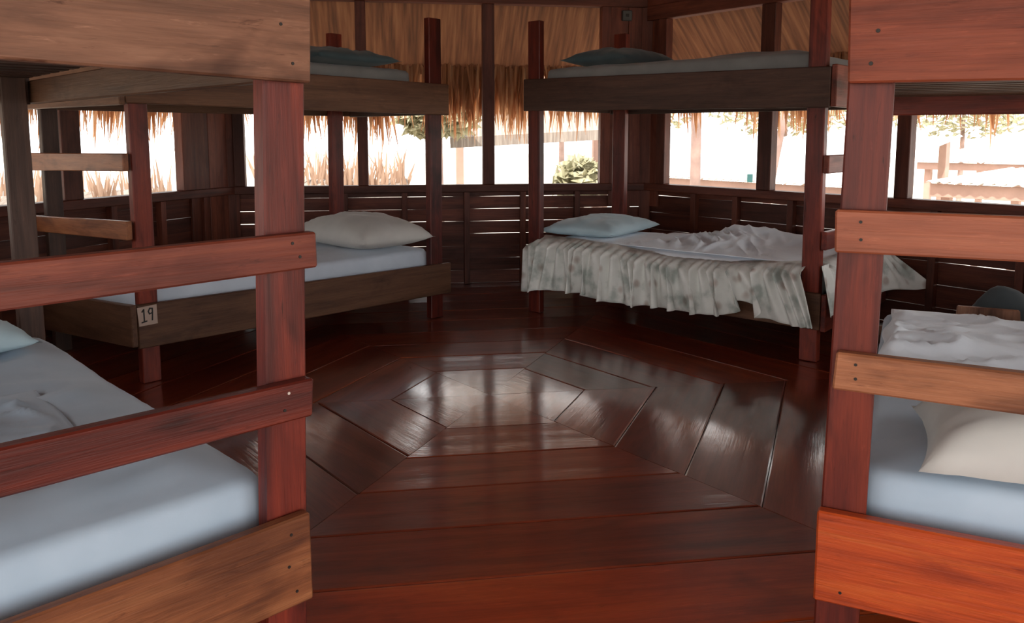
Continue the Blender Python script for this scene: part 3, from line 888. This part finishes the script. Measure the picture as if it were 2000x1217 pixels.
def tree(loc, crown, rad, n, label, seed, r=0.09, size=0.16, lean=(0, 0)):
    t = empty('tree', (loc[0], loc[1], -2.2)); tag(t, label, 'tree')
    h = crown + 2.2
    pts = [(lean[0] * k, lean[1] * k, h * k) for k in (0, 0.3, 0.6, 1)]
    v_, f_ = tube(pts, [r, r * 0.85, r * 0.75, r * 0.5]); mesh('trunk', v_, f_, BARK, t, True)
    v_, f_ = leaves((lean[0], lean[1], h), rad, n, seed, size)
    o = mesh('foliage', v_, f_, LEAF, t); o['kind'] = 'stuff'
    return t
tree((2.04, 9.0), 3.4, (0.5, 0.5, 0.5), 300, 'slender pinkish tree trunk outside the right back window', 31, 0.075)
tree((2.42, 9.0), 3.6, (0.4, 0.5, 0.5), 300, 'leaning trunk beside the mullion outside the right back window', 32, 0.055, lean=(0.95, 0))
for i, (x, y, c, rd, lb) in enumerate([(3.0, 21, 2.0, (2.0, 1.2, 0.85), 'olive tree beyond the tin roof, left of the mullion'),
                                       (7.4, 22, 2.0, (2.3, 1.2, 0.85), 'olive tree beyond the tin roof, right of the mullion'),
                                       (12.2, 22, 2.0, (2.3, 1.2, 0.9), 'broad tree behind the farther tin roofs at far right'),
                                       (1.1, 18, 2.0, (0.9, 0.9, 0.8), 'tree seen beside the corner through the back window'),
                                       (-0.95, 10.5, 1.45, (0.55, 0.5, 0.32), 'low olive tree between the two back bunks'),
                                       (11.8, 16.5, 1.45, (1.1, 0.9, 0.55), 'low shrubby tree among the far tin roofs')]):
    tree((x, y), c, rd, 1100, lb, 40 + i, 0.09, 0.13)

def tin_house(p0, p1, depth, z0, z1, label, fascia=0.14, seed=0, wall=True):
    p0 = Vector((p0[0], p0[1], 0)); p1 = Vector((p1[0], p1[1], 0))
    L = (p1 - p0).length; ang = math.atan2(p1.y - p0.y, p1.x - p0.x)
    t = empty('tin_roofed_shed', (p0.x, p0.y, -2.2), ang); tag(t, label, 'shed')
    H0, H1 = z0 + 2.2, z1 + 2.2
    n = int(L / 0.025); vs = []; fs = []
    for j, (yy, zz) in enumerate(((0, H0), (depth, H1))):
        for i in range(n + 1):
            x = L * i / n
            vs.append((x, yy, zz + 0.016 * math.sin(2 * math.pi * x / 0.12)))
    for i in range(n): fs.append((i, i + 1, n + 2 + i, n + 1 + i))
    o = mesh('corrugated_sheet', vs, fs, TIN, t, True)
    sm = o.modifiers.new('thickness', 'SOLIDIFY'); sm.thickness = 0.004
    box('fascia', 0.02, L - 0.02, 0.08, 0.11, H0 - fascia - 0.02, H0 - 0.022, PINKWOOD, t)
    for x in (0.15, L * 0.5, L - 0.15):
        for yy, hh in ((0.2, H0), (depth - 0.2, H1)):
            box('shed_post', x - 0.05, x + 0.05, yy, yy + 0.1, 0, hh - 0.06, PINKWOOD, t)
    return t
tin_house((1.15, 12.75), (3.72, 9.06), 2.6, 0.60, 1.16, 'long tin roofed shed with wavy edge outside right back window', 0.22)
tin_house((4.95, 9.66), (7.2, 6.9), 2.6, 0.62, 0.72, 'low white tin roof nearest the far right window', 0.16)
tin_house((6.9, 13.9), (10.4, 9.9), 2.8, 0.74, 0.98, 'second tin roof behind the low white one at far right', 0.12)

# neighbouring thatched hut beyond the back wall
nh = tag(empty('thatched_hut', (0.2, 11.2, -2.2), R(8)), 'grey thatched hut roof seen between the two back bunks', 'hut')
prism8('thatch_slope', [(-1.05, 0, 3.20), (1.6, 0, 3.34), (1.6, 2.2, 5.3), (-1.05, 2.2, 5.3), (-1.05, 0, 3.34), (1.6, 0, 3.48), (1.6, 2.2, 5.45), (-1.05, 2.2, 5.45)], FAR_THATCH, nh, 0)
for x in (-0.8, 1.4):
    box('hut_post', x - 0.06, x + 0.06, 1.6, 1.72, 0, 4.7, PINKWOOD, nh)

def spikes(p0, p1, n, h, seed, label, base):
    """ridge of a lower thatched roof with dry leaf tips standing up"""
    rnd = random.Random(seed)
    t = empty('thatch_ridge', (p0[0], p0[1], -2.2)); tag(t, label, 'thatched roof')
    d = Vector((p1[0] - p0[0], p1[1] - p0[1], 0)); L = d.length; d.normalize(); nrm = Vector((-d.y, d.x, 0))
    zb = base + 2.2
    a, b_ = Vector((0, 0, 0)), d * L
    vs = [a - nrm * 1.2 + Vector((0, 0, zb - 1.0)), b_ - nrm * 1.2 + Vector((0, 0, zb - 1.0)), b_ + Vector((0, 0, zb)), a + Vector((0, 0, zb)), a + nrm * 1.2 + Vector((0, 0, zb - 1)), b_ + nrm * 1.2 + Vector((0, 0, zb - 1))]
    mesh('thatch_slope', vs, [(0, 1, 2, 3), (3, 2, 5, 4), (0, 3, 4), (1, 5, 2), (0, 4, 5, 1)], FAR_THATCH, t)
    for k in (0.1, 0.9):
        q = d * L * k
        box('hut_post', q.x - 0.05, q.x + 0.05, q.y - 0.05, q.y + 0.05, 0, zb - 0.3, PINKWOOD, t)
    vs = []; fs = []
    for i in range(n):
        s = rnd.uniform(0, L); p = d * s + nrm * rnd.uniform(-0.15, 0.15) + Vector((0, 0, zb - 0.1))
        ln = 0.1 + h * rnd.random() * (0.5 + 0.5 * noise.noise(Vector((s * 4, seed, 0))) + 0.4)
        w = rnd.uniform(0.008, 0.02); le = rnd.gauss(0, 0.2) * ln
        q = p + d * le + Vector((0, 0, ln)); bb = len(vs)
        vs += [p - d * w, p + d * w, (p + q) / 2 + d * w * 0.8, (p + q) / 2 - d * w * 0.8, q]
        fs += [(bb, bb + 1, bb + 2, bb + 3), (bb + 3, bb + 2, bb + 4)]
    o = mesh('leaf_tips', vs, fs, TIPS, t); o['kind'] = 'stuff'
    return t
spikes((-2.7, 8.6), (-1.15, 8.9), 260, 0.42, 51, 'ridge of dry thatch tips low behind the back left window', 0.70)
spikes((-5.3, 6.4), (-3.7, 8.6), 260, 0.40, 52, 'ridge of dry thatch tips outside the left wall window', 0.62)
tree((-4.6, 5.2), 0.72, (0.5, 0.7, 0.28), 700, 'pale green bush outside the left window behind the rungs', 61, 0.06, 0.10)
tree((-7.5, 6.5), 1.6, (1.0, 1.6, 0.9), 900, 'tree far outside the left wall windows', 62, 0.09, 0.14)
tree((0.72, 8.3), 0.72, (0.30, 0.24, 0.22), 420, 'spiky palm tuft at the foot of the back window', 63, 0.04, 0.10)
tl = tag(empty('plastic_tag', (2.63, 8.93, 0.70)), 'small dark teal plastic tag on the leaning trunk', 'tag')
box('tag_body', -0.03, 0.03, -0.006, 0.006, -0.045, 0.045, TEAL, tl, 0.003)
